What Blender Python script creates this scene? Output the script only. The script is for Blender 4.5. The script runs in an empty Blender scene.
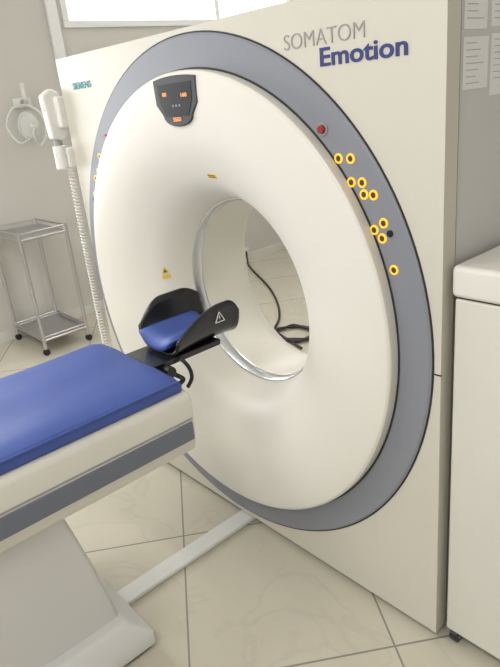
import bpy, bmesh, random
from math import *
from mathutils import Vector, Matrix
random.seed(3)
S=bpy.context.scene
COL=S.collection
S.view_settings.view_transform='Standard'
S.view_settings.look='None'
S.view_settings.exposure=0.0
# ---------------------------------------------------------------- materials
def mat(name,col,rough=.5,metal=0,emit=None,es=0,trans=0,alpha=1,noise=0,nscale=30,bump=0,spec=.5,coat=0):
    m=bpy.data.materials.new(name);m.use_nodes=True
    nt=m.node_tree;b=nt.nodes['Principled BSDF']
    b.inputs['Base Color'].default_value=(*col,1)
    b.inputs['Roughness'].default_value=rough
    b.inputs['Metallic'].default_value=metal
    b.inputs['Specular IOR Level'].default_value=spec
    b.inputs['Coat Weight'].default_value=coat
    if emit: 
        b.inputs['Emission Color'].default_value=(*emit,1);b.inputs['Emission Strength'].default_value=es
    if trans: b.inputs['Transmission Weight'].default_value=trans
    b.inputs['Alpha'].default_value=alpha
    if noise or bump:
        tc=nt.nodes.new('ShaderNodeTexCoord');n=nt.nodes.new('ShaderNodeTexNoise')
        n.inputs['Scale'].default_value=nscale;n.inputs['Detail'].default_value=4
        nt.links.new(tc.outputs['Object'],n.inputs['Vector'])
        if noise:
            mx=nt.nodes.new('ShaderNodeMix');mx.data_type='RGBA'
            mx.inputs[6].default_value=(*[c*(1-noise) for c in col],1)
            mx.inputs[7].default_value=(*[min(1,c*(1+noise)) for c in col],1)
            nt.links.new(n.outputs['Fac'],mx.inputs[0]);nt.links.new(mx.outputs[2],b.inputs['Base Color'])
        if bump:
            bp=nt.nodes.new('ShaderNodeBump');bp.inputs['Strength'].default_value=bump;bp.inputs['Distance'].default_value=.004
            nt.links.new(n.outputs['Fac'],bp.inputs['Height']);nt.links.new(bp.outputs['Normal'],b.inputs['Normal'])
    return m
M={}
M['body']=mat('gantry_cream',(.59,.565,.49),.45,noise=.02,nscale=3)
M['side']=mat('gantry_side',(.60,.595,.585),.5,noise=.03,nscale=4)
M['disc']=mat('disc_white',(.71,.69,.63),.45,noise=.01,nscale=3)
M['ring']=mat('ring_grey',(.225,.235,.27),.5,noise=.03,nscale=6)
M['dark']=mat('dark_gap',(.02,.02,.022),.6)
M['black']=mat('black_plastic',(.012,.013,.016),.25)
M['blue']=mat('mattress_blue',(.048,.09,.33),.55,noise=.15,nscale=9,bump=.25)
M['bluet']=mat('text_blue',(.02,.03,.17),.5)
M['greyt']=mat('text_grey',(.30,.30,.30),.5)
M['teal']=mat('text_teal',(.05,.30,.33),.5)
M['white']=mat('white_plastic',(.76,.75,.71),.35)
M['table']=mat('table_white',(.71,.69,.63),.4,noise=.03,nscale=5)
M['base']=mat('table_base',(.64,.64,.63),.5,noise=.03,nscale=4)
M['stripe']=mat('table_stripe',(.15,.165,.21),.5)
M['chrome']=mat('silver',(.62,.64,.66),.22,1)
M['steel']=mat('steel',(.55,.55,.56),.3,1)
M['orange']=mat('led_orange',(.8,.45,.03),.5,emit=(1,.52,.03),es=.7)
M['btn']=mat('button_dark',(.06,.05,.035),.4)
M['digit']=mat('digit_orange',(.8,.3,.1),.5,emit=(1,.36,.12),es=.8)
M['panel']=mat('display_panel',(.045,.05,.055),.45,spec=.3)
M['panel2']=mat('display_glass',(.022,.025,.027),.3,spec=.3)
M['red']=mat('stop_red',(.30,.03,.03),.35)
M['yellow']=mat('label_yellow',(.75,.50,.03),.5)
M['wall']=mat('wall_paint',(.60,.585,.54),.8,noise=.03,nscale=2,bump=.05)
M['ceil']=mat('ceiling_paint',(.8,.79,.77),.9,noise=.02)
M['frame']=mat('window_frame',(.82,.82,.82),.4)
M['cab']=mat('cabinet_white',(.64,.63,.57),.45,noise=.04,nscale=5)
M['lid']=mat('cabinet_lid',(.70,.69,.64),.4,noise=.03,nscale=5)
M['paper']=mat('paper',(.80,.80,.80),.8)
M['ink']=mat('ink',(.42,.43,.46),.8)
M['clear']=mat('clear_plastic',(.88,.92,.90),.12,alpha=.45)
M['tube']=mat('tubing',(.74,.78,.76),.3,alpha=.75)
M['duct']=mat('duct_cover',(.68,.68,.66),.5)
M['cable']=mat('black_cable',(.015,.015,.015),.5)
M['lamp']=mat('lamp_glow',(1,1,1),.5,emit=(1,.98,.95),es=3)  # glow of the added ceiling lamps
def floor_mat():
    m=bpy.data.materials.new('floor_tiles');m.use_nodes=True
    nt=m.node_tree;N=nt.nodes;Lk=nt.links;b=N['Principled BSDF']
    tc=N.new('ShaderNodeTexCoord')
    def math_(op,a,bv=None,c=None):
        n=N.new('ShaderNodeMath');n.operation=op
        for i,v in enumerate((a,bv,c)):
            if v is None: continue
            if isinstance(v,(int,float)): n.inputs[i].default_value=v
            else: Lk.new(v,n.inputs[i])
        return n.outputs[0]
    def dot(v):
        n=N.new('ShaderNodeVectorMath');n.operation='DOT_PRODUCT';Lk.new(tc.outputs['Object'],n.inputs[0]);n.inputs[1].default_value=v
        return n.outputs['Value']
    a=dot((.824,-.566,0));c=dot((.566,.824,0))
    ua=math_('DIVIDE',math_('ADD',a,-.07+6.9),.69);uc=math_('DIVIDE',math_('ADD',c,.259+6.5),.65)
    def line(u,w):
        f=math_('FRACT',u);g=math_('SUBTRACT',1.0,f);mn=math_('MINIMUM',f,g)
        return math_('LESS_THAN',mn,w)
    j=math_('MAXIMUM',line(ua,.005),line(uc,.005))
    ca=math_('FLOOR',ua);cc=math_('FLOOR',uc)
    cb=N.new('ShaderNodeCombineXYZ');Lk.new(ca,cb.inputs[0]);Lk.new(cc,cb.inputs[1])
    wn=N.new('ShaderNodeTexWhiteNoise');Lk.new(cb.outputs[0],wn.inputs['Vector'])
    vadd=N.new('ShaderNodeVectorMath');vadd.operation='MULTIPLY_ADD';Lk.new(wn.outputs['Color'],vadd.inputs[0]);vadd.inputs[1].default_value=(7,7,7);Lk.new(tc.outputs['Object'],vadd.inputs[2])
    ns=N.new('ShaderNodeTexNoise');ns.inputs['Scale'].default_value=2.0;ns.inputs['Detail'].default_value=5;ns.inputs['Distortion'].default_value=1.0
    Lk.new(vadd.outputs[0],ns.inputs['Vector'])
    vv=math_('ABSOLUTE',math_('SUBTRACT',ns.outputs['Fac'],.5))
    mr=N.new('ShaderNodeMapRange');Lk.new(vv,mr.inputs[0]);mr.inputs[1].default_value=0;mr.inputs[2].default_value=.02;mr.inputs[3].default_value=.2;mr.inputs[4].default_value=0
    mx=N.new('ShaderNodeMix');mx.data_type='RGBA';mx.inputs[6].default_value=(.52,.485,.39,1);mx.inputs[7].default_value=(.60,.565,.465,1)
    Lk.new(ns.outputs['Fac'],mx.inputs[0])
    m2=N.new('ShaderNodeMix');m2.data_type='RGBA';Lk.new(mr.outputs[0],m2.inputs[0]);Lk.new(mx.outputs[2],m2.inputs[6]);m2.inputs[7].default_value=(.36,.33,.27,1)
    m3=N.new('ShaderNodeMix');m3.data_type='RGBA';Lk.new(j,m3.inputs[0]);Lk.new(m2.outputs[2],m3.inputs[6]);m3.inputs[7].default_value=(.25,.24,.21,1)
    Lk.new(m3.outputs[2],b.inputs['Base Color']);b.inputs['Roughness'].default_value=.25
    return m
M['floor']=floor_mat()
# ---------------------------------------------------------------- helpers
def empty(name,loc=(0,0,0)):
    o=bpy.data.objects.new(name,None);o.location=loc;o.empty_display_size=.1;COL.objects.link(o);return o
def mk(name,verts,faces,m,parent=None,smooth=False,bevel=0,seg=2,auto=None):
    me=bpy.data.meshes.new(name);me.from_pydata([tuple(v) for v in verts],[],faces)
    bm=bmesh.new();bm.from_mesh(me);bmesh.ops.recalc_face_normals(bm,faces=bm.faces);bm.to_mesh(me);bm.free()
    o=bpy.data.objects.new(name,me);COL.objects.link(o);me.materials.append(m)
    if smooth:
        for p in me.polygons:p.use_smooth=True
    if bevel:
        b=o.modifiers.new('b','BEVEL');b.width=bevel;b.segments=seg;b.limit_method='ANGLE';b.angle_limit=radians(40)
        for p in me.polygons:p.use_smooth=True
        w=o.modifiers.new('w','WEIGHTED_NORMAL');w.keep_sharp=True
    if parent: o.parent=parent
    return o
def box(name,a,b,m,parent=None,bevel=0,seg=2):
    x0,y0,z0=a;x1,y1,z1=b
    v=[(x0,y0,z0),(x1,y0,z0),(x1,y1,z0),(x0,y1,z0),(x0,y0,z1),(x1,y0,z1),(x1,y1,z1),(x0,y1,z1)]
    f=[(0,3,2,1),(4,5,6,7),(0,1,5,4),(1,2,6,5),(2,3,7,6),(3,0,4,7)]
    return mk(name,v,f,m,parent,bevel=bevel,seg=seg)
def prism(name,poly,axis,t0,t1,m,parent=None,bevel=0,smooth=False,seg=2):
    def P(p,t):
        return {'x':(t,p[0],p[1]),'y':(p[0],t,p[1]),'z':(p[0],p[1],t)}[axis]
    n=len(poly);v=[P(p,t0) for p in poly]+[P(p,t1) for p in poly]
    f=[tuple(range(n)),tuple(range(2*n-1,n-1,-1))]+[(i,(i+1)%n,n+(i+1)%n,n+i) for i in range(n)]
    return mk(name,v,f,m,parent,bevel=bevel,smooth=smooth,seg=seg)
ZC=.95
def revolve(name,prof,m,parent=None,n=160,zc=ZC,xc=0,smooth=True,close=False):
    v=[];f=[];k=len(prof)
    for i in range(n):
        t=2*pi*i/n
        for (r,y) in prof: v.append((xc+r*cos(t),y,zc+r*sin(t)))
    kk=k if close else k-1
    for i in range(n):
        for j in range(kk):
            f.append((i*k+j,((i+1)%n)*k+j,((i+1)%n)*k+(j+1)%k,i*k+(j+1)%k))
    return mk(name,v,f,m,parent,smooth=smooth)
def crom(pts,sub=6):
    out=[];n=len(pts)
    for i in range(n-1):
        p0=Vector(pts[max(i-1,0)]);p1=Vector(pts[i]);p2=Vector(pts[i+1]);p3=Vector(pts[min(i+2,n-1)])
        for s in range(sub):
            t=s/sub
            out.append(.5*((2*p1)+(p2-p0)*t+(2*p0-5*p1+4*p2-p3)*t*t+(3*p1-p0-3*p2+p3)*t**3))
    out.append(Vector(pts[-1]));return out
def tube(name,pts,r,m,parent=None,smooth_path=True,sub=6,cyc=False,res=4):
    if smooth_path: pts=crom(pts,sub)
    cu=bpy.data.curves.new(name,'CURVE');cu.dimensions='3D';cu.bevel_depth=r;cu.bevel_resolution=res;cu.use_fill_caps=True
    s=cu.splines.new('POLY');s.points.add(len(pts)-1)
    for i,p in enumerate(pts): s.points[i].co=(*p,1)
    s.use_cyclic_u=cyc
    o=bpy.data.objects.new(name,cu);COL.objects.link(o)
    bpy.context.view_layer.update()
    me=bpy.data.meshes.new_from_object(o.evaluated_get(bpy.context.evaluated_depsgraph_get()))
    bpy.data.objects.remove(o)
    for p in me.polygons:p.use_smooth=True
    me.materials.clear();me.materials.append(m)
    o=bpy.data.objects.new(name,me);COL.objects.link(o)
    if parent:o.parent=parent
    return o
def text(name,s,loc,width,height,m,parent,offset=0,rot=None,align='LEFT'):
    cu=bpy.data.curves.new(name,'FONT');cu.body=s;cu.size=1;cu.extrude=.01;cu.offset=offset
    o=bpy.data.objects.new(name,cu);COL.objects.link(o);bpy.context.view_layer.update()
    me=bpy.data.meshes.new_from_object(o.evaluated_get(bpy.context.evaluated_depsgraph_get()))
    bpy.data.objects.remove(o)
    xs=[v.co.x for v in me.vertices];ys=[v.co.y for v in me.vertices]
    x0,x1,y0,y1=min(xs),max(xs),min(ys),max(ys)
    R=rot if rot else Matrix.Rotation(radians(90),4,'X')
    for v in me.vertices:
        p=Vector(((v.co.x-x0)/(x1-x0)*width,(v.co.y-y0)/(y1-y0)*height,v.co.z*.1))
        v.co=(R@p)+Vector(loc)
    me.materials.clear();me.materials.append(m)
    o=bpy.data.objects.new(name,me);COL.objects.link(o);o.parent=parent;return o
def cyl(name,p0,p1,r,m,parent=None,n=24,r2=None,bevel=0):
    p0=Vector(p0);p1=Vector(p1);d=(p1-p0).normalized()
    a=d.orthogonal().normalized();b=d.cross(a);r2=r if r2 is None else r2
    v=[p0+(a*cos(2*pi*i/n)+b*sin(2*pi*i/n))*r for i in range(n)]+[p1+(a*cos(2*pi*i/n)+b*sin(2*pi*i/n))*r2 for i in range(n)]
    f=[tuple(range(n-1,-1,-1)),tuple(range(n,2*n))]+[(i,(i+1)%n,n+(i+1)%n,n+i) for i in range(n)]
    o=mk(name,v,f,m,parent)
    if bevel:
        bb=o.modifiers.new('b','BEVEL');bb.width=bevel;bb.segments=2;bb.limit_method='ANGLE'
    return o
# ---------------------------------------------------------------- room
XL,XR,YF,YB,ZT=-3.10,3.2,-3.6,3.9,3.15
box('floor',(XL-.15,YF-.1,-.1),(XR+.1,YB+.1,0),M['floor'])
box('ceiling',(XL-.15,YF-.1,ZT),(XR+.1,YB+.1,ZT+.1),M['ceil'])
box('wall_back',(XL,YB,0),(XR,YB+.1,ZT),M['wall'])
box('wall_right',(XR,YF,0),(XR+.1,YB,ZT),M['wall'])
W1=(1.20,3.7,2.265,3.05);W2=(-1.5,-.3,.95,2.7)  # second opening is for an added window out of view
wl=empty('wall_left')
def wp(n,y0,y1,z0,z1): box(n,(XL-.12,y0,z0),(XL,y1,z1),M['wall'],wl)
wp('pier_a',YF,W2[0],0,ZT);wp('under_a',W2[0],W2[1],0,W2[2]);wp('over_a',W2[0],W2[1],W2[3],ZT)
wp('pier_b',W2[1],W1[0],0,ZT);wp('under_b',W1[0],W1[1],0,W1[2]);wp('over_b',W1[0],W1[1],W1[3],ZT);wp('pier_c',W1[1],YB,0,ZT)
wf=empty('wall_front')
W3=(-1.2,2.4,.95,2.7)  # opening for an added window behind the camera
def wq(n,x0,x1,z0,z1): box(n,(x0,YF-.1,z0),(x1,YF,z1),M['wall'],wf)
wq('pier_a',XL,W3[0],0,ZT);wq('pier_b',W3[1],XR,0,ZT);wq('under',W3[0],W3[1],0,W3[2]);wq('over',W3[0],W3[1],W3[3],ZT)
t=.05
for k,(y0,y1,z0,z1) in enumerate((W1,W2)):
    w=empty('window_%d'%(k+1))  # second one is unseen, added to light table and gantry from the left
    box('frame_bottom',(XL-.1,y0,z0),(XL+.015,y1,z0+t),M['frame'],w,.004)
    box('frame_top',(XL-.1,y0,z1-t),(XL+.015,y1,z1),M['frame'],w,.004)
    box('frame_side_a',(XL-.1,y0,z0+t),(XL+.015,y0+t,z1-t),M['frame'],w,.004)
    box('frame_side_b',(XL-.1,y1-t,z0+t),(XL+.015,y1,z1-t),M['frame'],w,.004)
    ym=y0+ (1.55 if k==0 else (y1-y0)/2)
    box('mullion',(XL-.09,ym-.025,z0+t),(XL+.005,ym+.025,z1-t),M['frame'],w,.004)
w=empty('window_3')  # unseen window, added for soft frontal light on the gantry
box('frame_bottom',(W3[0],YF-.1,W3[2]),(W3[1],YF+.015,W3[2]+t),M['frame'],w,.004)
box('frame_top',(W3[0],YF-.1,W3[3]-t),(W3[1],YF+.015,W3[3]),M['frame'],w,.004)
for i,x in enumerate((W3[0],.55,W3[1]-t)): box('frame_post_%d'%i,(x,YF-.09,W3[2]+t),(x+t,YF+.01,W3[3]-t),M['frame'],w,.004)
box('trim_1',(XL+.001,1.07,.10),(XL+.035,1.155,ZT-.01),M['frame'],None,.006)
box('baseboard_left',(XL,YF+.01,0),(XL+.015,YB-.01,.08),M['lid'])
# ---------------------------------------------------------------- gantry
G=empty('ct_scanner_gantry')
XA,XB,H,D=-.906,.926,1.871,.62
def plate_with_hole(name,y0,y1,r,m,z0=.025,zt=H,x0=XA,x1=XB,bevel=.012):
    n=128;v=[];f=[]
    def sq(t):
        c,s=cos(t),sin(t)
        cand=[]
        if c>1e-9:cand.append(x1/c)
        if c<-1e-9:cand.append(x0/c)
        if s>1e-9:cand.append((zt-ZC)/s)
        if s<-1e-9:cand.append((z0-ZC)/s)
        k=min(cand);return (k*c,ZC+k*s)
    ang=[2*pi*i/n for i in range(n)]
    for (X,Z) in ((x0,z0),(x1,z0),(x1,zt),(x0,zt)): ang.append(atan2(Z-ZC,X)%(2*pi))
    ang=sorted(set(ang));n=len(ang)
    for y in (y0,y1):
        for t in ang:
            v.append((r*cos(t),y,ZC+r*sin(t)))
        for t in ang:
            q=sq(t);v.append((q[0],y,q[1]))
    for i in range(n):
        j=(i+1)%n
        f.append((i,j,n+j,n+i));f.append((2*n+i,3*n+i,3*n+j,2*n+j))
        f.append((i,2*n+i,2*n+j,j));f.append((n+i,n+j,3*n+j,3*n+i))
    o=mk(name,v,f,m,G)
    b=o.modifiers.new('b','BEVEL');b.width=bevel;b.segments=3;b.limit_method='ANGLE';b.angle_limit=radians(50)
    for p in o.data.polygons:p.use_smooth=True
    o.modifiers.new('w','WEIGHTED_NORMAL')
    return o
plate_with_hole('front_cover',0,.055,.80,M['body'])
plate_with_hole('housing',.060,D-.005,.74,M['side'],x0=XA+.006,x1=XB-.006,zt=H-.006)
box('plinth',(XA+.04,.03,0),(XB-.04,D-.05,.03),M['dark'],G)
revolve('ring_gap',[(.80,.004),(.907,.004),(.907,-.0015),(.80,-.0015)],M['dark'],G,smooth=False)
revolve('grey_ring',[(.79,.0),(.79,-.008),(.896,-.008),(.902,-.004),(.902,.002)],M['ring'],G,smooth=False)
pr=[(.800,.0),(.800,-.036),(.796,-.044),(.785,-.048),(.74,-.050),(.68,-.048),(.62,-.042),(.57,-.033),(.52,-.017),(.47,.007),(.43,.035),(.40,.07),(.376,.12),(.362,.17)]
prs=[(p.x,p.y) for p in crom([(a,b,0) for a,b in pr],5)]
revolve('funnel_disc',prs,M['disc'],G)
revolve('disc_gap',[(.797,-.006),(.806,-.006),(.806,-.0095),(.797,-.0095)],M['dark'],G,smooth=False)
revolve('bore_ring',[(.362,.166),(.355,.168),(.355,.207),(.352,.210)],M['chrome'],G)
rr=[(.352,.210),(.352,.30),(.353,.40),(.36,.44),(.385,.48),(.44,.53),(.52,.57),(.62,.60),(.745,.618)]
revolve('bore_tunnel',[(p.x,p.y) for p in crom([(a,b,0) for a,b in rr],5)],M['disc'],G)
def disc_y(r):
    for i in range(len(prs)-1):
        a,b=prs[i],prs[i+1]
        if b[0]<=r<=a[0] and a[0]!=b[0]:
            t=(a[0]-r)/(a[0]-b[0]);return a[1]+(b[1]-a[1])*t,(b[1]-a[1])/(b[0]-a[0])
    return -.05,0
box('seam_right',(.905,-.001,.928),(XB+.0005,.004,.932),M['dark'],G)
box('seam_side',(XB-.004,.0555,.03),(XB-.002,.0595,H-.01),M['dark'],G)
text('lettering_1','SOMATOM',(.442,-.001,1.757),.268,.037,M['greyt'],G,offset=-.014)
text('lettering_2','Emotion',(.567,-.0015,1.706),.262,.044,M['bluet'],G,offset=.018)
text('lettering_3','SIEMENS',(-.79,-.0015,1.745),.15,.026,M['teal'],G,offset=.01)
btn=[(.62,1.48),(.66,1.48),(.66,1.42),(.695,1.42),(.70,1.39),(.73,1.39),(.76,1.32),(.73,1.30),(.755,1.28),(.79,1.20)]
k=0
for sx in (1,-1):
    for (x,z) in btn:
        x*=sx;k+=1
        revolve('button_ring_%d'%k,[(.0080,-.008),(.0080,-.0105),(.0130,-.0105),(.0136,-.008)],M['orange'],G,n=24,zc=z,xc=x)
        cyl('button_cap_%d'%k,(x,-.006,z),(x,-.0098,z),.0082,M['btn'],G,n=20)
    x=.57*sx
    cyl('stop_base_%d'%k,(x,-.006,1.555),(x,-.011,1.555),.017,M['greyt'],G,n=28)
    cyl('stop_button_%d'%k,(x,-.011,1.555),(x,-.020,1.555),.012,M['red'],G,n=28,r2=.010)
    cyl('key_%d'%k,(.78*sx,-.006,1.295),(.78*sx,-.012,1.295),.009,M['black'],G,n=24)
def shield(w1,w2,z1,z0,n=10):
    p=[]
    for i in range(n+1):
        t=i/n;x=-w1+2*w1*t;p.append((x,ZC+sqrt((z1-ZC)**2-x*x)))
    p+=[(w1*.97,z0+(z1-z0)*.45)]
    for i in range(n+1):
        t=i/n*pi;p.append((w2*cos(t),z0+.035-.035*sin(t)))
    p+=[(-w1*.97,z0+(z1-z0)*.45)]
    return p
DX=-.012
prism('display_panel',[(x+DX,z) for x,z in shield(.116,.080,1.738,1.583)],'y',-.040,-.0535,M['panel'],G,bevel=.003)
prism('display_glass',[(DX-.092,1.715),(DX+.092,1.715),(DX+.089,1.665),(DX+.062,1.615),(DX-.062,1.615),(DX-.089,1.665)],'y',-.0535,-.0545,M['panel2'],G)
text('digits_1','00',(DX-.066,-.055,1.678),.022,.012,M['digit'],G)
text('digits_2','160',(DX+.036,-.055,1.672),.030,.012,M['digit'],G)
text('digits_3','5555',(DX-.022,-.055,1.600),.042,.012,M['digit'],G)
for i in range(3): box('mark_%d'%i,(DX-.02+.018*i,-.0547,1.645),(DX-.012+.018*i,-.0544,1.651),M['greyt'],G)
def label(name,x,z,w,h,m,lift=.0015,txt=None):
    r=hypot(x,z-ZC);y,s=disc_y(r);
    rad=Vector((x/r,0,(z-ZC)/r));nrm=Vector((0,-1,0))+rad*s;nrm.normalize()
    c=Vector((x,y,z))+nrm*lift
    ux=Vector((1,0,0));ux=(ux-nrm*ux.dot(nrm)).normalized();uz=ux.cross(nrm).normalized()
    if uz.z<0:uz=-uz
    v=[c-ux*w/2-uz*h/2,c+ux*w/2-uz*h/2,c+ux*w/2+uz*h/2,c-ux*w/2+uz*h/2]
    v2=[p-nrm*.002 for p in v]
    return mk(name,v+v2,[(0,1,2,3),(7,6,5,4),(0,4,5,1),(1,5,6,2),(2,6,7,3),(3,7,4,0)],m,G),c,ux,uz,nrm
label('warning_label_1',.055,1.418,.044,.016,M['yellow'],.002)
for i in range(2): 
    label('label_text_%d'%i,.055,1.415+.006*i,.036,.0015,M['btn'],.0035)
def tri(name,x,z,s,m,lift):
    r=hypot(x,z-ZC);y,sl=disc_y(r);rad=Vector((x/r,0,(z-ZC)/r));nrm=(Vector((0,-1,0))+rad*sl).normalized()
    c=Vector((x,y,z))+nrm*lift;ux=Vector((1,0,0));ux=(ux-nrm*ux.dot(nrm)).normalized();uz=ux.cross(nrm).normalized()
    if uz.z<0:uz=-uz
    v=[c-ux*s/2-uz*s*.4,c+ux*s/2-uz*s*.4,c+uz*s*.5];v2=[p-nrm*.001 for p in v]
    mk(name,v+v2,[(0,1,2),(5,4,3),(0,3,4,1),(1,4,5,2),(2,5,3,0)],m,G)
label('warning_label_2',-.405,.982,.034,.014,M['yellow'],.003)
tri('warning_triangle',-.405,1.010,.032,M['yellow'],.003);tri('warning_triangle_in',-.405,1.009,.014,M['btn'],.0045)
# ---------------------------------------------------------------- handset with coiled cord on the gantry's left edge
Hs=empty('wired_handset')
hx=XA-.022
box('cradle',(hx-.02,-.03,1.60),(XA-.001,.06,1.73),M['white'],Hs,.01,3)
prism('handset_body',[(-.075,1.74),(-.03,1.765),(.005,1.745),(.015,1.66),(.01,1.57),(-.02,1.545),(-.065,1.56),(-.07,1.66)],'x',hx-.06,hx-.012,M['white'],Hs,bevel=.01)
box('handset_key',(hx-.062,-.05,1.66),(hx-.058,-.01,1.70),M['greyt'],Hs,.002)
for i in range(3): box('handset_slot_%d'%i,(hx-.05,-.0765,1.70-.012*i),(hx-.022,-.069,1.704-.012*i),M['greyt'],Hs)
box('holder',(hx-.02,-.03,1.43),(XA-.001,.03,1.52),M['white'],Hs,.012,3)
cyl('holder_cup',(hx-.015,-.045,1.53),(hx-.015,-.045,1.43),.028,M['white'],Hs,bevel=.004)
cyl('holder_mic',(hx-.015,-.045,1.52),(hx-.015,-.045,1.55),.018,M['greyt'],Hs)
pts=[];n=1300
for i in range(n):
    t=i/(n-1);z=1.44-1.15*t;a=t*2*pi*75
    pts.append((XA-.022+.011*cos(a)-.012*sin(pi*t),-.02+.011*sin(a),z))
tube('coiled_cord',pts,.0032,M['white'],Hs,smooth_path=False,res=2)
# ---------------------------------------------------------------- patient table
T=empty('patient_table')
YE=-.35;Y0=-2.75
prof=[(.20,.60),(.255,.612),(.272,.66),(.276,.725),(.278,.80),(.268,.822),(.235,.828)]
poly=prof+[(-x,z) for x,z in reversed(prof)]
prism('table_shell',poly,'y',Y0,YE,M['table'],T,bevel=.008)
for sx,nm in ((1,'a'),(-1,'b')):
    prism('side_stripe_'+nm,[(sx*.270,.662),(sx*.2795,.664),(sx*.281,.726),(sx*.270,.728)],'y',Y0,YE-.012,M['stripe'],T,bevel=.002)
    box('stripe_line_'+nm,(sx*.276-.004,Y0,.735),(sx*.276+.004,YE-.01,.739),M['greyt'],T)
def mattress():
    nx,ny=14,60;v=[];f=[]
    w,y0,y1,zb,zt=.262,Y0+.03,-.365,.826,.882
    def grid(top):
        for j in range(ny+1):
            for i in range(nx+1):
                s=-1+2*i/nx;y=y0+(y1-y0)*j/ny
                e=min(1,(1-abs(s))/.08);ey=min(1,(y1-y)/.03) if y>y1-.03 else 1
                z=zt-.012*(1-e)**2-.012*(1-ey)**2+.003*sin(y*9+s*2)+.002*sin(s*7+y*4) if top else zb
                v.append((s*w*(1 if top else .985),y,z))
    grid(True);grid(False);o=(nx+1)*(ny+1)
    for j in range(ny):
        for i in range(nx):
            a=j*(nx+1)+i;f.append((a,a+1,a+nx+2,a+nx+1));f.append((o+a,o+a+nx+1,o+a+nx+2,o+a+1))
    for j in range(ny):
        for i in (0,nx):
            a=j*(nx+1)+i;f.append((a,a+nx+1,o+a+nx+1,o+a))
    for i in range(nx):
        for j in (0,ny):
            a=j*(nx+1)+i;f.append((a,a+1,o+a+1,o+a))
    m=mk('mattress',v,f,M['blue'],T,smooth=True)
    b=m.modifiers.new('b','BEVEL');b.width=.01;b.segments=3;b.limit_method='ANGLE';b.angle_limit=radians(45)
    m.modifiers.new('w','WEIGHTED_NORMAL')
mattress()
tube('mattress_seam',[(.262,-.38,.868),(.263,-1.0,.866),(.263,-2.6,.866)],.0035,M['blue'],T)
def loft(name,rings,m,par,bevel=.01):
    v=[];f=[];k=len(rings[0])
    for r in rings:v+=r
    for i in range(len(rings)-1):
        for j in range(k): f.append((i*k+j,i*k+(j+1)%k,(i+1)*k+(j+1)%k,(i+1)*k+j))
    f.append(tuple(range(k-1,-1,-1)));f.append(tuple((len(rings)-1)*k+j for j in range(k)))
    return mk(name,v,f,m,par,bevel=bevel,seg=3)
def rect(x,y0,y1,z): return [(-x,y0,z),(x,y0,z),(x,y1,z),(-x,y1,z)]
loft('foot',[rect(.285,-2.5,-.63,.012),rect(.285,-2.5,-.63,.07),rect(.24,-2.4,-.70,.13)],M['base'],T,.012)
loft('column',[rect(.20,-2.1,-.70,.12),rect(.20,-2.1,-.74,.35),rect(.20,-2.1,-.80,.605)],M['base'],T,.015)
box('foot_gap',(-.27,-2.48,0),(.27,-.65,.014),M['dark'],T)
# ---------------------------------------------------------------- head holder
HR=empty('head_holder')
HX=.014;HW=.108;HH=.150
def cz(s,t):
    if s<0: rise=.40+.60*sin(min(1,t*2.4+.05)*pi/2) if t<.7 else 1-.25*((t-.7)/.3)**2
    else: rise=.30+.60*sin(min(1,t*1.3+.05)*pi/2) if t<.85 else .90-.30*((t-.85)/.15)**2
    return abs(s)**2.6*HH*rise
def cradle(name,y0,y1,th,m):
    n=32;ny=20;v=[];f=[]
    for k in (0,1):
        for j in range(ny+1):
            for i in range(n+1):
                s=-1+2*i/n;t=j/ny
                hw=HW+(th if k else 0)
                x=HX+hw*sin(s*pi*.5*.92)/sin(pi*.5*.92)
                v.append((x,y0+(y1-y0)*t,.872+cz(s,t)-(th*(1-abs(s)**4) if k else 0)))
    o=(n+1)*(ny+1)
    for j in range(ny):
        for i in range(n):
            a=j*(n+1)+i;f.append((a,a+1,a+n+2,a+n+1));f.append((o+a,o+a+n+1,o+a+n+2,o+a+1))
    for j in range(ny):
        for i in (0,n):
            a=j*(n+1)+i;f.append((a,a+n+1,o+a+n+1,o+a))
    for i in range(n):
        for j in (0,ny):
            a=j*(n+1)+i;f.append((a,a+1,o+a+1,o+a))
    return mk(name,v,f,m,HR,smooth=True)
HY0,HY1=-.280,-.005
cradle('cradle_shell',HY0,HY1,.010,M['black'])
def cushion():
    v=[];f=[];n=20;ny=12
    for lay in (0,1):
        for j in range(ny+1):
            for i in range(n+1):
                s=-1+2*i/n;t=j/ny;y=-.295+.25*t
                x=HX+.096*s;e=1-abs(s)**6;et=1-abs(2*t-1)**10
                z=.879+ .050*abs(s)**2.6+ (.044*e*(.4+.6*et) if lay else 0)
                v.append((x,y,z))
    o=(n+1)*(ny+1)
    for j in range(ny):
        for i in range(n):
            a=j*(n+1)+i;f.append((a,a+1,a+n+2,a+n+1));f.append((o+a,o+a+n+1,o+a+n+2,o+a+1))
    for j in range(ny):
        for i in (0,n):
            a=j*(n+1)+i;f.append((a,a+n+1,o+a+n+1,o+a))
    for i in range(n):
        for j in (0,ny):
            a=j*(n+1)+i;f.append((a,a+1,o+a+1,o+a))
    mk('head_pad',v,f,M['blue'],HR,smooth=True)
cushion()
prism('mount_plate',[(-.07,.845),(.10,.845),(.105,.868),(-.075,.868)],'y',-.37,-.08,M['black'],HR,bevel=.004)
cyl('clamp_bar',(-.09,-.325,.842),(.13,-.325,.842),.012,M['black'],HR)
tube('strap_1',[(.10,-.33,.85),(.125,-.30,.82),(.12,-.27,.79),(.115,-.29,.775)],.008,M['black'],HR)
tube('strap_2',[(.11,-.26,.86),(.135,-.25,.83),(.135,-.245,.79),(.125,-.26,.758)],.007,M['black'],HR)
cyl('clamp_knob',(.12,-.325,.842),(.145,-.325,.842),.02,M['black'],HR,bevel=.004)
tx=HX+HW+.0115
tp=[Vector((tx,-.115,.945)),Vector((tx,-.075,.945)),Vector((tx,-.095,.980))]
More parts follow.
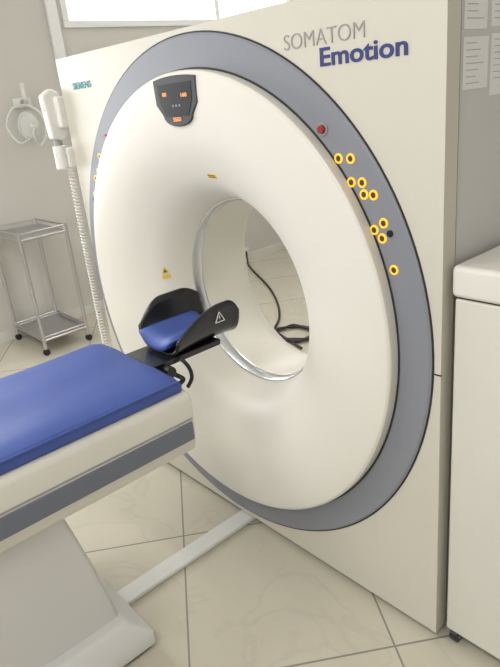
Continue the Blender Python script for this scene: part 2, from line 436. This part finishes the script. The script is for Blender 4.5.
for i in range(3):
    a,b=tp[i],tp[(i+1)%3];cyl('triangle_edge_%d'%i,a,b,.0016,M['white'],HR,n=8)
cyl('triangle_mark',(tx,-.095,.954),(tx,-.095,.967),.0014,M['white'],HR,n=8)
# ---------------------------------------------------------------- cable duct on the floor
box('floor_cable_duct',(-.015,-.64,0),(.065,.03,.018),M['duct'],None,.006)
# ---------------------------------------------------------------- right cabinet
C_=empty('storage_cabinet')
cx0,cx1,cy0,cy1=.942,1.55,.015,.62
box('cabinet_body',(cx0+.006,cy0+.006,.05),(cx1-.006,cy1,1.142),M['cab'],C_,.006)
box('cabinet_lid',(cx0,cy0-.004,1.147),(cx1,cy1+.004,1.228),M['lid'],C_,.014,4)
box('cabinet_gap',(cx0+.012,cy0+.012,1.140),(cx1-.012,cy1-.01,1.149),M['dark'],C_)
for i,(x,y) in enumerate(((cx0+.03,cy0+.03),(cx1-.04,cy0+.03),(cx0+.03,cy1-.04),(cx1-.04,cy1-.04))):
    cyl('caster_%d'%i,(x-.012,y,.025),(x+.012,y,.025),.025,M['black'],C_)
    cyl('caster_hub_%d'%i,(x-.014,y,.025),(x+.014,y,.025),.011,M['steel'],C_)
    box('caster_fork_%d'%i,(x-.016,y-.012,.03),(x+.016,y+.012,.055),M['dark'],C_)
# papers taped on the gantry's right side
PN=empty('paper_notice')
px=XB-.006+.0015
for k,(y0,y1,z0,z1) in enumerate(((.075,.175,1.745,1.85),(.195,.40,1.75,1.85),(.075,.185,1.62,1.73),(.20,.40,1.60,1.735))):
    box('sheet_%d'%k,(px-.001,y0,z0),(px,y1,z1),M['paper'],PN)
    for i in range(7):
        zz=z1-.012-i*.014
        if zz>z0+.01: box('line_%d_%d'%(k,i),(px,y0+.012,zz-.0018),(px+.0006,y1-.012-random.random()*.05,zz),M['ink'],PN)
# ---------------------------------------------------------------- instrument trolley
TR=empty('instrument_trolley')
tx0,tx1,ty0,ty1=-3.03,-2.50,.25,.60
for i,(x,y) in enumerate(((tx0,ty0),(tx1,ty0),(tx0,ty1),(tx1,ty1))):
    cyl('leg_%d'%i,(x,y,.05),(x,y,.92),.013,M['steel'],TR)
    cyl('wheel_%d'%i,(x-.01,y,.025),(x+.01,y,.025),.025,M['dark'],TR)
    cyl('stem_%d'%i,(x,y,.025),(x,y,.06),.008,M['steel'],TR)
for nm,z,rh in (('top',.86,.05),('bottom',.11,.03)):
    box('tray_'+nm,(tx0,ty0,z),(tx1,ty1,z+.012),M['steel'],TR,.003)
    for a,b in (((tx0,ty0),(tx1,ty0)),((tx1,ty0),(tx1,ty1)),((tx1,ty1),(tx0,ty1)),((tx0,ty1),(tx0,ty0))):
        cyl('rail_'+nm,(a[0],a[1],z+rh),(b[0],b[1],z+rh),.007,M['steel'],TR,n=12)
        cyl('edge_'+nm,(a[0],a[1],z+.006),(b[0],b[1],z+.006),.011,M['steel'],TR,n=12)
# ---------------------------------------------------------------- oxygen mask hanging on wall
OX=empty('oxygen_mask')
oy,oz=.73,1.725
box('wall_plate',(XL+.001,oy-.07,oz+.0),(XL+.03,oy+.07,oz+.07),M['white'],OX,.006)
cyl('valve',(XL+.03,oy,oz+.04),(XL+.09,oy,oz+.04),.02,M['steel'],OX)
cyl('flow_tube',(XL+.08,oy,oz+.03),(XL+.08,oy,oz+.17),.016,M['clear'],OX)
def mask(c):
    v=[];f=[];n=24;k=8
    for j in range(k+1):
        t=j/k*pi/2
        for i in range(n):
            a=2*pi*i/n
            v.append((c[0]+.07*sin(t),c[1]+.08*cos(t)*cos(a),c[2]+.10*cos(t)*sin(a)))
    for j in range(k):
        for i in range(n): f.append((j*n+i,j*n+(i+1)%n,(j+1)*n+(i+1)%n,(j+1)*n+i))
    mk('mask_cup',v,f,M['clear'],OX,smooth=True)
    tube('mask_rim',[(c[0],c[1]+.08*cos(2*pi*i/24),c[2]+.10*sin(2*pi*i/24)) for i in range(24)],.007,M['tube'],OX,smooth_path=False,cyc=True)
    cyl('mask_port',(c[0]+.065,c[1],c[2]),(c[0]+.10,c[1],c[2]-.01),.016,M['white'],OX)
mask((XL+.10,oy-.02,oz-.13))
tube('hose_1',[(XL+.09,oy,oz+.02),(XL+.17,oy+.06,oz-.05),(XL+.16,oy+.08,oz-.18),(XL+.15,oy+.02,oz-.28),(XL+.18,oy-.03,oz-.2),(XL+.20,oy-.02,oz-.14)],.009,M['tube'],OX)
tube('hose_2',[(XL+.10,oy-.02,oz+.02),(XL+.15,oy-.14,oz+.0),(XL+.13,oy-.20,oz-.12),(XL+.15,oy-.14,oz-.24),(XL+.13,oy-.05,oz-.22)],.009,M['tube'],OX)
# ---------------------------------------------------------------- cable behind gantry
CB=empty('power_cable')
tube('run',[(-3.05,2.76,.12),(-3.0,2.72,.05),(-2.85,2.62,.012),(-2.2,2.26,.012),(-1.8,1.98,.012),(-1.55,1.75,.012),(-1.40,1.56,.012),(-1.2,1.48,.012),(-1.0,1.42,.012)],.009,M['cable'],CB)
coil=[]
for i in range(90):
    a=i/90*2*pi*3;coil.append((-1.22+(.15+.02*sin(i))*cos(a),1.58+(.13+.02*cos(i*.7))*sin(a),.012+.012*(i/90)))
tube('coil',coil,.009,M['cable'],CB,smooth_path=False)
box('plug',(XL+.002,2.72,.09),(XL+.05,2.80,.16),M['white'],CB,.005)
# ---------------------------------------------------------------- lights
def area(name,loc,rot,sx,sy,e,col=(1,1,1)):
    l=bpy.data.lights.new(name,'AREA');l.shape='RECTANGLE';l.size=sx;l.size_y=sy;l.energy=e;l.color=col
    o=bpy.data.objects.new(name,l);o.location=loc;o.rotation_euler=rot;COL.objects.link(o);return o
area('window_daylight_1',(XL-.25,2.4,2.65),(0,radians(-90),0),.9,2.6,90,(.98,.99,1))
area('window_daylight_2',(XL-.25,-.9,1.85),(0,radians(-90),0),1.8,1.2,64,(.98,.99,1))  # light for the added left window
area('window_daylight_3',(.6,YF-.25,1.85),(radians(90),0,0),3.5,1.7,30,(1,.98,.95))  # light for the added window behind the camera
for i,(x,y) in enumerate(((-.9,-1.6),(1.5,-1.9),(.3,1.8))):  # unseen lamps, added as fill to raise the ambient light
    p=empty('ceiling_lamp' if i==0 else 'ceiling_lamp.%03d'%i)
    box('housing',(x-.62,y-.17,ZT-.06),(x+.62,y+.17,ZT-.001),M['frame'],p,.01)
    box('diffuser',(x-.58,y-.14,ZT-.068),(x+.58,y+.14,ZT-.058),M['lamp'],p)
    area('lamp_light_%d'%i,(x,y,ZT-.08),(0,0,0),1.1,.26,(24,21,22)[i],(1,.95,.88)).parent=p
w=bpy.data.worlds.new('w');S.world=w;w.use_nodes=True
w.node_tree.nodes['Background'].inputs[0].default_value=(.95,.98,1,1);w.node_tree.nodes['Background'].inputs[1].default_value=1.9
# ---------------------------------------------------------------- camera
yaw,pitch,roll=radians(50.147),radians(21.623),radians(-6.126)
f=Vector((-sin(yaw)*cos(pitch),cos(yaw)*cos(pitch),-sin(pitch)));r=Vector((cos(yaw),sin(yaw),0));u=r.cross(f)
r2=r*cos(roll)+u*sin(roll);u2=-r*sin(roll)+u*cos(roll)
mt=Matrix((r2,u2,-f)).transposed().to_4x4();mt.translation=Vector((1.697,-1.273,1.664))
cd=bpy.data.cameras.new('cam');cd.sensor_fit='VERTICAL';cd.sensor_height=24;cd.sensor_width=18;cd.lens=605.028*24/667;cd.clip_start=.02
co=bpy.data.objects.new('camera',cd);COL.objects.link(co);co.matrix_world=mt;S.camera=co
